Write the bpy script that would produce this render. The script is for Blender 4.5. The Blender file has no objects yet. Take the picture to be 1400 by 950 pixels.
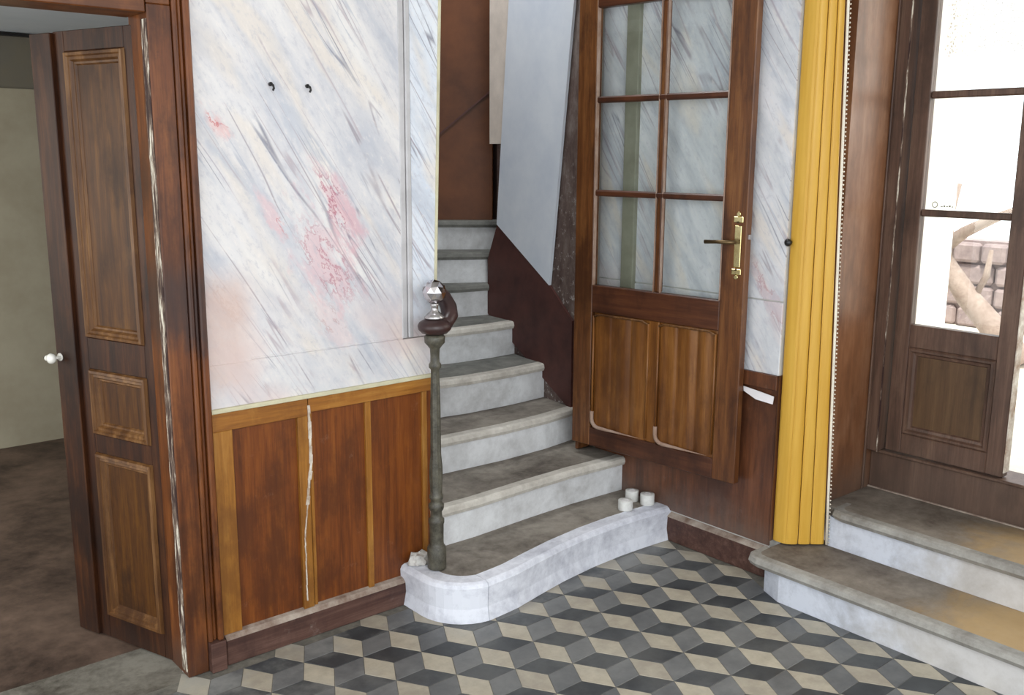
import bpy, bmesh, math, random
from mathutils import Vector, Matrix
rnd = random.Random(7)
C = bpy.context.scene.collection
PI = math.pi

# ---------------------------------------------------------------- camera
F_PX, YAW, PITCH, ROLL, EYE = 1330.609, 0.867552211, 0.194930726, 0.00589844260, 1.6
fw = Vector((math.cos(PITCH) * math.cos(YAW), math.cos(PITCH) * math.sin(YAW), -math.sin(PITCH)))
rt = Vector((math.sin(YAW), -math.cos(YAW), 0)); up = rt.cross(fw)
r2 = rt * math.cos(ROLL) + up * math.sin(ROLL); u2 = up * math.cos(ROLL) - rt * math.sin(ROLL)
cam = bpy.data.objects.new('camera', bpy.data.cameras.new('camera')); C.objects.link(cam)
cam.data.sensor_width = 36; cam.data.sensor_fit = 'HORIZONTAL'; cam.data.lens = 36 * F_PX / 1400
cam.data.clip_start = 0.05; cam.data.clip_end = 300
cam.matrix_world = Matrix(((r2.x, u2.x, -fw.x, 0), (r2.y, u2.y, -fw.y, 0), (r2.z, u2.z, -fw.z, EYE), (0, 0, 0, 1)))
bpy.context.scene.camera = cam

# ---------------------------------------------------------------- light
W = bpy.data.worlds.new('sky'); bpy.context.scene.world = W; W.use_nodes = True
bg = W.node_tree.nodes['Background']; bg.inputs[0].default_value = (0.93, 0.97, 1.0, 1); bg.inputs[1].default_value = 2.2

def area(name, loc, target, sx, sy, power, col):
    d = bpy.data.lights.new(name, 'AREA'); d.shape = 'RECTANGLE'; d.size = sx; d.size_y = sy; d.energy = power; d.color = col
    o = bpy.data.objects.new(name, d); C.objects.link(o); o.location = loc
    o.rotation_euler = (Vector(target) - Vector(loc)).to_track_quat('-Z', 'Y').to_euler(); return o
area('hall_daylight', (0.35, -0.7, 2.2), (2.4, 2.8, 0.9), 1.6, 1.2, 34, (0.96, 0.98, 1.0))
area('stair_skylight', (2.42, 3.5, 3.7), (3.05, 3.45, 1.2), 0.7, 1.0, 36, (0.95, 0.98, 1.0))  # added lamp to brighten the stair wall; no opening is known above
area('back_room_window', (-1.9, 4.4, 1.6), (1.5, 4.8, 1.35), 1.6, 1.4, 30, (1.0, 0.97, 0.88))  # added fill for the room behind the left door; no known window
area('entrance_daylight', (4.6, 0.6, 2.3), (2.6, 1.9, 0.3), 1.0, 1.4, 30, (1.0, 0.93, 0.82))

sun = bpy.data.objects.new('sun', bpy.data.lights.new('sun', 'SUN')); C.objects.link(sun)
sun.data.energy = 5.0; sun.data.angle = .02; sun.data.color = (1.0, .95, .86); sun.rotation_euler = Vector((.35, .2, -.91)).to_track_quat('-Z', 'Y').to_euler()
vs = bpy.context.scene.view_settings
vs.view_transform = 'Standard'; vs.look = 'None'; vs.gamma = 1; vs.use_curve_mapping = False; vs.exposure = 0.0

# ---------------------------------------------------------------- materials
def lin(c):
    o = []
    for v in c:
        v /= 255; o.append(v / 12.92 if v <= .04045 else ((v + .055) / 1.055) ** 2.4)
    return tuple(o) + (1,)

class NT:
    def __init__(s, name, rough=0.6, spec=0.3, metal=0.0):
        s.m = bpy.data.materials.new(name); s.m.use_nodes = True; s.t = s.m.node_tree
        s.b = s.t.nodes['Principled BSDF']; s.b.inputs['Roughness'].default_value = rough
        s.b.inputs['Specular IOR Level'].default_value = spec; s.b.inputs['Metallic'].default_value = metal
    def new(s, ty, **k):
        n = s.t.nodes.new('ShaderNode' + ty)
        for a, b in k.items(): setattr(n, a, b)
        return n
    def lk(s, a, b): s.t.links.new(a, b)
    def put(s, sock, v):
        if isinstance(v, bpy.types.NodeSocket): s.lk(v, sock)
        else: sock.default_value = v
    def math(s, op, a, b=0.0, c=None, clamp=False):
        n = s.new('Math', operation=op, use_clamp=clamp); s.put(n.inputs[0], a); s.put(n.inputs[1], b)
        if c is not None: s.put(n.inputs[2], c)
        return n.outputs[0]
    def coord(s, kind='Object'): return s.new('TexCoord').outputs[kind]
    def pos(s): return s.new('NewGeometry').outputs['Position']
    def xyz(s, v):
        n = s.new('SeparateXYZ'); s.lk(v, n.inputs[0]); return n.outputs
    def comb(s, x, y, z=0.0):
        n = s.new('CombineXYZ')
        for i, v in enumerate((x, y, z)): s.put(n.inputs[i], v)
        return n.outputs[0]
    def scale(s, v, sc, off=(0, 0, 0)):
        n = s.new('Mapping'); s.lk(v, n.inputs[0]); n.inputs['Scale'].default_value = sc; n.inputs['Location'].default_value = off
        return n.outputs[0]
    def noise(s, v, sc=5, det=4, rough=.55, dist=0.0, out=0):
        n = s.new('TexNoise'); s.lk(v, n.inputs['Vector']); n.inputs['Scale'].default_value = sc
        n.inputs['Detail'].default_value = det; n.inputs['Roughness'].default_value = rough; n.inputs['Distortion'].default_value = dist
        return n.outputs[out]
    def ramp(s, f, stops):
        n = s.new('ValToRGB'); s.put(n.inputs[0], f); e = n.color_ramp.elements
        while len(e) < len(stops): e.new(.5)
        for i, (p, c) in enumerate(stops): e[i].position = p; e[i].color = lin(c) if isinstance(c, tuple) else (c, c, c, 1)
        return n.outputs[0]
    def mix(s, f, a, b, mode='MIX'):
        n = s.new('Mix', data_type='RGBA', blend_type=mode)
        s.put(n.inputs[0], f)
        for i, v in ((6, a), (7, b)): s.put(n.inputs[i], lin(v) if isinstance(v, tuple) and len(v) == 3 else v)
        return n.outputs[2]
    def step(s, v, a, b):
        n = s.new('MapRange'); n.interpolation_type = 'SMOOTHSTEP'; s.put(n.inputs[0], v)
        n.inputs[1].default_value = a; n.inputs[2].default_value = b; return n.outputs[0]
    def color(s, c): s.put(s.b.inputs['Base Color'], lin(c) if isinstance(c, tuple) and len(c) == 3 else c); return s
    def bump(s, h, strength=.3, dist=.002):
        n = s.new('Bump'); n.inputs['Strength'].default_value = strength; n.inputs['Distance'].default_value = dist
        s.put(n.inputs['Height'], h); s.lk(n.outputs[0], s.b.inputs['Normal'])

def wood(name, dark, mid, light, axis='z', rough=.38, spec=.45, grain=1.0, dirt=None, seed=0, low=None, band=None):
    n = NT(name, rough, spec); c = n.coord(); k = 22 * grain
    sc = {'z': (k, k, 1.3), 'x': (1.3, k, k), 'y': (k, 1.3, k)}[axis]
    g = n.noise(n.scale(c, sc, (seed, seed * 1.7, seed * .3)), 1.6, 6, .65, .3)
    fine = n.noise(n.scale(c, tuple(v * 4 for v in sc), (seed, 0, 0)), 2, 3, .6)
    col = n.ramp(n.math('ADD', n.math('MULTIPLY', g, .75), n.math('MULTIPLY', fine, .25)), [(.3, dark), (.5, mid), (.7, light)])
    blot = n.noise(n.scale(n.pos(), (1.6, 1.6, .8)), 3.0, 6, .68)
    col = n.mix(n.math('MULTIPLY', n.step(blot, .46, .66), .75), col, dark)
    col = n.mix(n.math('MULTIPLY', n.step(blot, .44, .30), .5), col, light)
    if dirt:
        d = n.step(n.noise(n.pos(), 14, 6, .75), .60, .78)
        col = n.mix(n.math('MULTIPLY', d, dirt[1]), col, dirt[0])
    if low:                                   # grime and dust near the ground: (colour, height, strength)
        z = n.xyz(n.pos())[2]
        f = n.math('MULTIPLY', n.step(n.math('ADD', z, n.math('MULTIPLY', n.noise(n.pos(), 9, 5, .7), .25)), low[1] + .22, low[1] - .05), low[2])
        col = n.mix(f, col, low[0])
    if band:                                  # a belt of old grime at hand height: (colour, z middle, half width, strength)
        z = n.math('ADD', n.xyz(n.pos())[2], n.math('MULTIPLY', n.math('SUBTRACT', blot, .5), .5))
        f = n.math('MULTIPLY', n.step(n.math('ABSOLUTE', n.math('SUBTRACT', z, band[1])), band[2], band[2] * .3), band[3])
        col = n.mix(f, col, band[0])
    n.color(col); n.bump(fine, .25, .001)
    n.put(n.b.inputs['Roughness'], n.math('ADD', rough - .08, n.math('MULTIPLY', blot, .25)))
    return n.m

def plain(name, c, rough=.6, spec=.3, metal=0, var=.12, sc=8, c2=None, bump=0.0):
    n = NT(name, rough, spec, metal); f = n.noise(n.pos(), sc, 6, .65)
    c2 = c2 or tuple(max(0, v * (1 - var * 2)) for v in c)
    n.color(n.ramp(f, [(.3, c2), (.65, c)]))
    if bump: n.bump(f, bump, .003)
    return n.m

def marble(name, ax, patches, base=((188, 191, 200), (214, 212, 214), (228, 225, 223)), seed=0, cool=0.0):
    n = NT(name, .34, .45); p = n.xyz(n.pos()); u = p[ax]; v = p[2]
    if ax == 1: u = n.math('MULTIPLY', u, -1)
    a = n.math('SUBTRACT', n.math('MULTIPLY', u, .545), n.math('MULTIPLY', v, .839))
    b = n.math('ADD', n.math('MULTIPLY', u, .839), n.math('MULTIPLY', v, .545))
    wv = n.comb(n.math('MULTIPLY', a, 1.0), n.math('MULTIPLY', b, 5.0), seed)
    uv = n.comb(u, v, seed)
    n1 = n.noise(wv, 1.5, 5, .6, .5)
    col = n.ramp(n1, [(.30, base[0]), (.50, base[1]), (.68, base[2])])
    n2 = n.noise(n.comb(n.math('MULTIPLY', a, .9), n.math('MULTIPLY', b, 3.5), seed + 5), 1.8, 3, .5, .4)
    col = n.mix(n.math('MULTIPLY', n.step(n2, .52, .66), .55), col, (226, 214, 200))
    n3 = n.noise(n.comb(n.math('MULTIPLY', a, 1.1), n.math('MULTIPLY', b, 4.2), seed + 9), 1.7, 4, .6, .3)
    col = n.mix(n.math('MULTIPLY', n.step(n3, .55, .68), .55), col, (176, 183, 196))
    # thin veins
    def vein(sa, sb, w, sd, cc, st, lo=.45, hi=.6):
        nonlocal col
        q = n.noise(n.comb(n.math('MULTIPLY', a, sa), n.math('MULTIPLY', b, sb), seed + sd), 2.0, 2.5, .45, .0)
        l = n.step(n.math('ABSOLUTE', n.math('SUBTRACT', q, .5)), w, 0.0)
        m = n.step(n.noise(uv, 3.5, 3, .5), lo, hi)
        col = n.mix(n.math('MULTIPLY', n.math('MULTIPLY', l, m), st), col, cc)
    vein(.22, 3.6, .008, 20, (118, 118, 134), .8)
    vein(.16, 2.6, .007, 73, (140, 128, 138), .7, .4, .5)
    vein(.28, 5.0, .012, 31, (168, 152, 160), .6, .4, .55)
    vein(.5, 8.0, .018, 47, (150, 158, 176), .45, .45, .6)
    # reddish clouds and their broken red veins at their own places on the slab
    jag = n.noise(n.comb(n.math('MULTIPLY', a, 3), n.math('MULTIPLY', b, 7), seed + 3), 2.2, 5, .68)
    for (pu, pv, ra, rb, st, pc, vc) in patches:
        if ax == 1: pu = -pu
        pa = .545 * pu - .839 * pv; pb = .839 * pu + .545 * pv
        da = n.math('DIVIDE', n.math('SUBTRACT', a, pa), ra); db = n.math('DIVIDE', n.math('SUBTRACT', b, pb), rb)
        d = n.math('SQRT', n.math('ADD', n.math('MULTIPLY', da, da), n.math('MULTIPLY', db, db)))
        d = n.math('ADD', d, n.math('MULTIPLY', n.math('SUBTRACT', jag, .5), 4.2))
        col = n.mix(n.math('MULTIPLY', n.step(d, 1.15, .2), st * .75), col, pc)
        l = n.step(n.math('ABSOLUTE', n.math('SUBTRACT', jag, .52)), .03, .0)
        col = n.mix(n.math('MULTIPLY', n.math('MULTIPLY', l, n.step(d, 1.1, .5)), st), col, vc)
    sp = n.noise(n.comb(n.math('MULTIPLY', a, 1.0), n.math('MULTIPLY', b, 2.0), seed + 60), 24, 5, .75)
    col = n.mix(n.math('MULTIPLY', n.step(sp, .50, .66), .42), col, (178, 178, 188))
    col = n.mix(n.math('MULTIPLY', n.step(sp, .46, .34), .30), col, (240, 232, 226))
    # chalky, chipped lower part
    chip = n.noise(uv, 11, 7, .75)
    if ax == 0:
        ll = n.math('MULTIPLY', n.step(u, 1.34, 1.24), n.step(v, 1.30, 1.16)); ll = n.math('MULTIPLY', ll, n.step(v, .86, .93))
        col = n.mix(n.math('MULTIPLY', ll, n.math('ADD', .3, n.math('MULTIPLY', chip, .7))), col, (208, 178, 166))
    h = n.step(v, 1.02, .84)
    col = n.mix(n.math('MULTIPLY', h, n.math('MULTIPLY', n.step(chip, .42, .6), .6)), col, (206, 208, 212))
    col = n.mix(n.math('MULTIPLY', n.step(chip, .60, .70), n.math('MULTIPLY', h, .5)), col, (168, 166, 162))
    pk = n.step(n.noise(uv, 2.6, 3, .5), .45, .62)
    col = n.mix(n.math('MULTIPLY', n.math('MULTIPLY', n.step(v, 1.22, .98), pk), .55), col, (218, 196, 192))
    if cool: col = n.mix(cool, col, (176, 184, 196))
    n.color(col); n.bump(chip, .12, .001)
    return n.m

def stone(name, light, dark, sc=5, lo=.35, hi=.65, rough=.75, spec=.25, warm=None, bump=.25):
    n = NT(name, rough, spec); p = n.pos()
    f = n.noise(p, sc, 7, .68, .4); g = n.noise(p, sc * 6, 5, .7)
    col = n.ramp(n.math('ADD', n.math('MULTIPLY', f, .7), n.math('MULTIPLY', g, .3)), [(lo, dark), (hi, light)])
    if warm:                                  # warm sunlight from the entrance, with wear, painted into the colour: (colour, y from, y to, strength)
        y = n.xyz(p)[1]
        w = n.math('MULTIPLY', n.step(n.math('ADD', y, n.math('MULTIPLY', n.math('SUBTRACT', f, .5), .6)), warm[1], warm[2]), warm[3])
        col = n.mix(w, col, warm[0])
    n.color(col); n.bump(g, bump, .002); return n.m

RED = (206, 128, 138); REDV = (196, 92, 108)
M = {}
M['marble_field'] = marble('painted_marble_field', 0, [
    (1.222, 1.694, .055, .035, .9, (220, 176, 174), (198, 112, 112)),
    (1.387, 1.41, .10, .022, .8, (224, 188, 190), (196, 124, 128)),
    (1.602, 1.45, .15, .06, .9, (210, 164, 174), (176, 108, 124)),
    (1.57, 1.26, .20, .085, .8, (216, 178, 184), (182, 124, 136)),
    (1.58, 1.06, .12, .05, .45, (224, 190, 188), (180, 130, 130)),
    (1.22, 1.16, .10, .06, .35, (214, 190, 176), (170, 130, 110))])
M['marble_border'] = marble('painted_marble_border', 0, [], ((190, 200, 214), (216, 222, 232), (230, 234, 240)), 3)
M['marble_line'] = plain('painted_moulding_grey', (198, 196, 198), .4, .4, var=.06)
M['marble_side'] = marble('painted_marble_side_wall', 1, [(2.12, 1.1, .2, .04, .6, (198, 170, 176), (170, 120, 130))],
                          ((184, 188, 196), (212, 214, 218), (226, 226, 230)), 11, 0)
M['plaster'] = plain('cream_plaster_edge', (214, 208, 178), .8, .2, var=.08)
M['limewash'] = plain('off_white_plaster', (206, 204, 198), .85, .15, var=.05, bump=.1)
M['casing'] = wood('casing_brown', (56, 28, 12), (104, 56, 24), (140, 84, 40), 'z', .3, .4, dirt=((48, 34, 28), .55), low=((58, 40, 34), .12, .7), band=((52, 38, 36), 1.17, .2, .75))
M['casing_x'] = wood('casing_brown_lintel', (74, 40, 18), (112, 64, 30), (138, 84, 42), 'x', .3, .4)
M['leaf'] = wood('dark_leaf', (26, 12, 6), (54, 27, 11), (84, 48, 20), 'z', .42, .25, low=((60, 44, 36), .03, .6))
M['leaf_panel'] = wood('leaf_panel_brown', (40, 20, 6), (76, 44, 12), (104, 66, 18), 'z', .42, .25, seed=4)
M['leaf_mould'] = wood('leaf_moulding', (60, 34, 16), (100, 66, 34), (140, 102, 62), 'z', .4, .3, seed=2)
M['chipped'] = NT('chipped_hinge_edge', .6)
def _chip():
    n = M['chipped']; f = n.noise(n.scale(n.pos(), (30, 30, 9)), 2.2, 6, .8)
    n.color(n.ramp(f, [(.50, (58, 42, 44)), (.58, (96, 82, 76)), (.64, (214, 206, 192))])); return n.m
M['chipped'] = _chip()
def _worn_or_lit():
    n = NT('worn_paint_line', .6); f = n.noise(n.scale(n.pos(), (30, 30, 4)), 2.0, 6, .7)
    n.color(n.ramp(f, [(.45, (58, 40, 38)), (.54, (130, 112, 98)), (.60, (222, 216, 200))])); return n.m
M['worn_line'] = _worn_or_lit()
M['dado_panel'] = wood('dado_red_panel', (74, 36, 12), (112, 58, 19), (140, 80, 28), 'z', .36, .4, 1.3, seed=6, dirt=((176, 140, 120), .25))
M['dado_ochre'] = wood('dado_ochre_frame', (112, 68, 22), (154, 102, 38), (182, 134, 66), 'z', .35, .45, seed=9)
M['dado_ochre_x'] = wood('dado_ochre_rail', (112, 66, 20), (152, 98, 36), (178, 128, 60), 'x', .35, .45, seed=9)
M['base'] = wood('baseboard_dark', (58, 38, 34), (84, 58, 50), (112, 84, 74), 'x', .5, .35, dirt=((150, 138, 130), .5))
M['base_dust'] = plain('dusty_ledge', (178, 166, 154), .9, .1, c2=(118, 96, 84), sc=14)
M['brown_side'] = wood('side_dado_brown', (60, 34, 22), (98, 58, 36), (124, 78, 50), 'z', .32, .5, .6, seed=3, dirt=((120, 104, 96), .6), low=((112, 98, 90), .22, .75))
M['stair_brown'] = plain('stair_wall_brown', (88, 52, 46), .55, .35, c2=(62, 36, 34), sc=7, bump=.15)
def _jamb():
    n = NT('flaking_stair_wall', .6, .3); p = n.pos(); z = n.xyz(p)[2]
    f = n.noise(n.scale(p, (1, 1, .4)), 9, 7, .75)
    col = n.ramp(f, [(.35, (72, 54, 50)), (.52, (106, 90, 84)), (.68, (138, 126, 120))])
    ch = n.math('MULTIPLY', n.step(n.noise(p, 30, 6, .8), .56, .62), n.step(z, 1.9, .7))
    n.color(n.mix(ch, col, (196, 190, 186))); n.bump(f, .3, .003); return n.m
M['flaking'] = _jamb()
M['board_brown'] = plain('stair_back_brown', (108, 64, 36), .5, .3, c2=(80, 46, 26), sc=4)
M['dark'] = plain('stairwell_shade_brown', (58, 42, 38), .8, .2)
M['white_panel'] = plain('blue_white_panel', (226, 232, 240), .6, .3, c2=(210, 218, 230), sc=4)
M['beige_post'] = plain('beige_post', (236, 224, 212), .6, .3, var=.05)
M['door2'] = wood('glazed_door_brown', (58, 32, 18), (102, 62, 33), (134, 90, 50), 'z', .32, .4, seed=12)
M['door2_x'] = wood('glazed_door_rail', (52, 28, 18), (80, 46, 30), (102, 62, 38), 'x', .32, .4, seed=13)
M['door2_panel'] = wood('glazed_door_lower_panel', (82, 46, 18), (122, 76, 32), (150, 102, 52), 'z', .34, .4, seed=14)
M['dust_mould'] = plain('dusty_moulding', (168, 146, 132), .8, .2, c2=(132, 100, 80), sc=10)
M['brass'] = plain('worn_brass', (226, 214, 160), .25, .5, 1, c2=(196, 176, 120), sc=20)
M['lever'] = plain('dark_brass_lever', (112, 92, 64), .35, .5, .8)
M['door3'] = wood('entrance_door_brown', (62, 46, 38), (94, 70, 58), (116, 92, 76), 'z', .4, .4, seed=15, low=((96, 80, 70), .5, .5))
M['door3_panel'] = wood('entrance_door_panel', (64, 46, 30), (88, 64, 42), (104, 80, 54), 'z', .4, .4, seed=16)
M['reveal'] = wood('reveal_brown', (92, 58, 38), (124, 82, 54), (148, 110, 84), 'z', .35, .45, .35, seed=17, low=((92, 78, 70), .42, .8))
M['edge_light'] = plain('bare_paint_edge', (226, 220, 208), .6, .3, c2=(150, 120, 96), sc=20)
M['tread'] = stone('dusty_tread', (150, 143, 133), (90, 83, 76), 4, .36, .62)
M['tread_up'] = stone('worn_upper_tread', (134, 134, 128), (88, 88, 84), 6, .35, .65)  # slightly darker and greyer than the lower treads
M['nosing'] = stone('pale_nosing', (216, 212, 203), (170, 164, 155), 7)
M['riser'] = stone('whitewashed_riser', (226, 228, 230), (182, 182, 182), 4, .34, .6)
M['riser1'] = stone('whitewashed_kerb', (226, 229, 238), (176, 178, 190), 5, .33, .55)
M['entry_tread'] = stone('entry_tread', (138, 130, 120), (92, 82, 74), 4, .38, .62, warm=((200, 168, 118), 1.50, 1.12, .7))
M['entry_nosing'] = stone('entry_nosing', (170, 168, 162), (122, 118, 112), 7)
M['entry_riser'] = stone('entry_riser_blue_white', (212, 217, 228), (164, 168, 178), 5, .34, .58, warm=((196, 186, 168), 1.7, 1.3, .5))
M['iron'] = stone('painted_cast_iron', (106, 102, 88), (44, 42, 36), 30, .35, .7, .45, .5)
M['rail_wood'] = plain('dark_red_handrail', (62, 40, 38), .35, .5, c2=(40, 26, 26), sc=12)
M['silver'] = plain('silvered_mount', (200, 196, 196), .25, .5, .9)
M['ball'] = NT('mirrored_glass_ball', .08, .8, 1.0).color((214, 210, 214)).m
M['curtain'] = None
def _curt():
    n = NT('yellow_leathercloth', .42, .4); f = n.noise(n.scale(n.pos(), (40, 40, 2)), 1, 4, .6)
    n.color(n.ramp(f, [(.3, (200, 152, 52)), (.7, (216, 172, 74))])); n.bump(n.noise(n.pos(), 180, 2, .5), .12, .001); return n.m
M['curtain'] = _curt()
M['bead'] = plain('ivory_trim', (236, 228, 212), .6, .3, var=.04)
M['black'] = plain('black_bakelite', (34, 32, 32), .3, .5)
M['porcelain'] = plain('white_porcelain', (236, 234, 226), .15, .6, var=.02)
M['paper'] = plain('white_paper', (232, 228, 230), .8, .2, var=.02)
M['roll'] = plain('white_roll', (226, 226, 222), .6, .3, var=.05, sc=30)
M['grey_upright'] = plain('grey_green_upright', (146, 146, 130), .6, .3, c2=(126, 124, 108))
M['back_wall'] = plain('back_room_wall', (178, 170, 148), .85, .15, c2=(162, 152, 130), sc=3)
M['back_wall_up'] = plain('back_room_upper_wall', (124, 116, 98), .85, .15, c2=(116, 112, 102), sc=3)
M['back_floor'] = stone('back_room_floor', (124, 102, 88), (58, 44, 37), 2.5, .36, .64, .55, .4)
M['threshold'] = stone('worn_threshold', (142, 138, 128), (76, 70, 62), 5, .36, .6, .6, .3)
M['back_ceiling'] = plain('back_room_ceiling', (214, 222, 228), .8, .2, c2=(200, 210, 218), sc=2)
M['grout'] = stone('grout', (128, 124, 114), (82, 80, 76), 12)
M['paving'] = plain('outdoor_paving', (232, 228, 216), .8, .2, var=.05)
M['white_out'] = plain('outdoor_white_paint', (245, 245, 242), .7, .3, var=.02)
M['trunk'] = stone('pale_bark', (176, 160, 150), (128, 108, 98), 9, .3, .7)
M['rubble'] = stone('outdoor_rubble', (178, 160, 156), (116, 102, 104), 5, .3, .7)
M['mortar'] = stone('crumbling_mortar', (204, 202, 198), (150, 142, 134), 10, .3, .6)

def glass(name, tint=(1, 1, 1), gl=.08):
    m = bpy.data.materials.new(name); m.use_nodes = True; t = m.node_tree; t.nodes.clear()
    o = t.nodes.new('ShaderNodeOutputMaterial'); mx = t.nodes.new('ShaderNodeMixShader'); f = t.nodes.new('ShaderNodeFresnel')
    a = t.nodes.new('ShaderNodeBsdfTransparent'); g = t.nodes.new('ShaderNodeBsdfGlossy'); g.inputs['Roughness'].default_value = .02
    a.inputs[0].default_value = tint + (1,); f.inputs[0].default_value = 1.45
    ge = t.nodes.new('ShaderNodeNewGeometry'); k1 = t.nodes.new('ShaderNodeMath'); k1.operation = 'SUBTRACT'; k1.inputs[0].default_value = 1
    k2 = t.nodes.new('ShaderNodeMath'); k2.operation = 'MULTIPLY'   # the reflection belongs to the outer faces of the pane only
    t.links.new(ge.outputs['Backfacing'], k1.inputs[1]); t.links.new(f.outputs[0], k2.inputs[0]); t.links.new(k1.outputs[0], k2.inputs[1])
    t.links.new(k2.outputs[0], mx.inputs[0]); t.links.new(a.outputs[0], mx.inputs[1]); t.links.new(g.outputs[0], mx.inputs[2])
    t.links.new(mx.outputs[0], o.inputs[0]); return m
M['glass'] = glass('clear_glass', (.97, .985, .98))

def tile_mat(name, c, c2):
    n = NT(name, .42, .4); p = n.pos(); oi = n.new('ObjectInfo').outputs['Random']
    f = n.noise(p, 18, 6, .7)
    col = n.ramp(n.math('ADD', n.math('MULTIPLY', f, .8), n.math('MULTIPLY', oi, .2)), [(.35, c2), (.7, c)])
    dust = n.step(n.noise(p, 2.6, 6, .7), .42, .66)
    near = n.math('MAXIMUM', n.step(n.xyz(p)[1], 2.1, 2.7), .25)
    col = n.mix(n.math('MULTIPLY', n.math('MULTIPLY', dust, near), .6), col, (158, 158, 154))
    n.color(col); n.put(n.b.inputs['Roughness'], n.math('ADD', .32, n.math('MULTIPLY', f, .3))); return n.m
M['tile_light'] = tile_mat('cement_tile_cream', (184, 176, 158), (152, 144, 130))
M['tile_mid'] = tile_mat('cement_tile_grey', (116, 117, 117), (90, 92, 94))
M['tile_dark'] = tile_mat('cement_tile_charcoal', (74, 77, 80), (52, 55, 58))

# ---------------------------------------------------------------- mesh helpers
class MB:
    def __init__(s): s.v = []; s.f = []; s.sm = []
    def add(s, vs, fs, smooth=False):
        o = len(s.v); s.v += [tuple(v) for v in vs]; s.f += [tuple(i + o for i in f) for f in fs]; s.sm += [smooth] * len(fs); return s
    def box(s, x0, x1, y0, y1, z0, z1):
        vs = [(x, y, z) for z in (z0, z1) for x, y in ((x0, y0), (x1, y0), (x1, y1), (x0, y1))]
        return s.add(vs, [(3, 2, 1, 0), (4, 5, 6, 7), (0, 1, 5, 4), (1, 2, 6, 5), (2, 3, 7, 6), (3, 0, 4, 7)])
    def prism(s, poly, z0, z1):                    # plan polygon, counter-clockwise
        n = len(poly); vs = [(x, y, z0) for x, y in poly] + [(x, y, z1) for x, y in poly]
        return s.add(vs, [tuple(range(n - 1, -1, -1)), tuple(range(n, 2 * n))] + [(i, (i + 1) % n, (i + 1) % n + n, i + n) for i in range(n)])
    def slab(s, pts, off):                         # planar 3-d polygon pushed along off
        n = len(pts); off = Vector(off); a = [Vector(p) for p in pts]; b = [p + off for p in a]
        return s.add(a + b, [tuple(range(n)), tuple(range(2 * n - 1, n - 1, -1))] + [(i, i + n, (i + 1) % n + n, (i + 1) % n) for i in range(n)])
    def ring(s, x0, x1, z0, z1, prof, cap=False):  # mitred moulding in the xz plane; prof = [(inset, y)]
        L = []
        for i, y in prof: L.append([(x0 + i, y, z0 + i), (x1 - i, y, z0 + i), (x1 - i, y, z1 - i), (x0 + i, y, z1 - i)])
        vs = [p for l in L for p in l]; fs = []
        for k in range(len(L) - 1):
            for j in range(4):
                a = k * 4 + j; b = k * 4 + (j + 1) % 4; fs.append((a, b, b + 4, a + 4))
        if cap: k = (len(L) - 1) * 4; fs.append((k, k + 1, k + 2, k + 3))
        return s.add(vs, fs)
    def lathe(s, prof, n=24, c=(0, 0), fl=0, fa=0, flr=None):
        vs = []; fs = []
        for r, z in prof:
            for k in range(n):
                a = 2 * PI * k / n; q = r
                if fl and flr and flr[0] <= z <= flr[1]: q = r * (1 - fa * (.5 + .5 * math.cos(fl * a)))
                vs.append((c[0] + q * math.cos(a), c[1] + q * math.sin(a), z))
        for i in range(len(prof) - 1):
            for k in range(n): fs.append((i * n + k, i * n + (k + 1) % n, (i + 1) * n + (k + 1) % n, (i + 1) * n + k))
        s.add(vs, fs, True); o = len(s.v) - len(vs)
        s.f += [tuple(o + k for k in range(n - 1, -1, -1)), tuple(o + (len(prof) - 1) * n + k for k in range(n))]; s.sm += [False, False]
        return s
    def tube(s, pts, rad, n=10, flat=1.0):
        P = [Vector(p) for p in pts]; R = rad if isinstance(rad, (list, tuple)) else [rad] * len(P); rings = []
        ref = Vector((0, 0, 1))
        for i, p in enumerate(P):
            d = (P[min(i + 1, len(P) - 1)] - P[max(i - 1, 0)]).normalized()
            if abs(d.dot(ref)) > .95: ref = Vector((1, 0, 0))
            a = d.cross(ref).normalized(); b = a.cross(d).normalized()
            rings.append([p + a * math.cos(2 * PI * k / n) * R[i] + b * math.sin(2 * PI * k / n) * R[i] * flat for k in range(n)])
        vs = [v for r in rings for v in r]; fs = []
        for i in range(len(P) - 1):
            for k in range(n): fs.append((i * n + k, i * n + (k + 1) % n, (i + 1) * n + (k + 1) % n, (i + 1) * n + k))
        fs += [tuple(range(n - 1, -1, -1)), tuple((len(P) - 1) * n + k for k in range(n))]
        return s.add(vs, fs, True)
    def build(s, name, mat, parent=None, bevel=0.0, seg=1):
        me = bpy.data.meshes.new(name); me.from_pydata(s.v, [], s.f); me.polygons.foreach_set('use_smooth', s.sm)
        bm = bmesh.new(); bm.from_mesh(me); bmesh.ops.recalc_face_normals(bm, faces=bm.faces)
        if bevel:
            es = [e for e in bm.edges if len(e.link_faces) == 2 and e.calc_face_angle(0) > .5]
            bmesh.ops.bevel(bm, geom=es, offset=bevel, segments=seg, affect='EDGES', profile=.5)
        bm.to_mesh(me); bm.free(); me.materials.append(mat); me.update()
        o = bpy.data.objects.new(name, me); C.objects.link(o)
        if parent: o.parent = parent
        return o

def tag(o, label=None, cat=None, group=None, kind=None):
    for k, v in (('label', label), ('category', cat), ('group', group), ('kind', kind)):
        if v: o[k] = v
    return o
def empty(name, loc=(0, 0, 0), rz=0, **k):
    o = bpy.data.objects.new(name, None); C.objects.link(o); o.location = loc; o.rotation_euler = (0, 0, rz); o.empty_display_size = .1
    return tag(o, **k)
def box(name, m, p, *d, bevel=0.0): return MB().box(*d).build(name, m, p, bevel)

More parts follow.
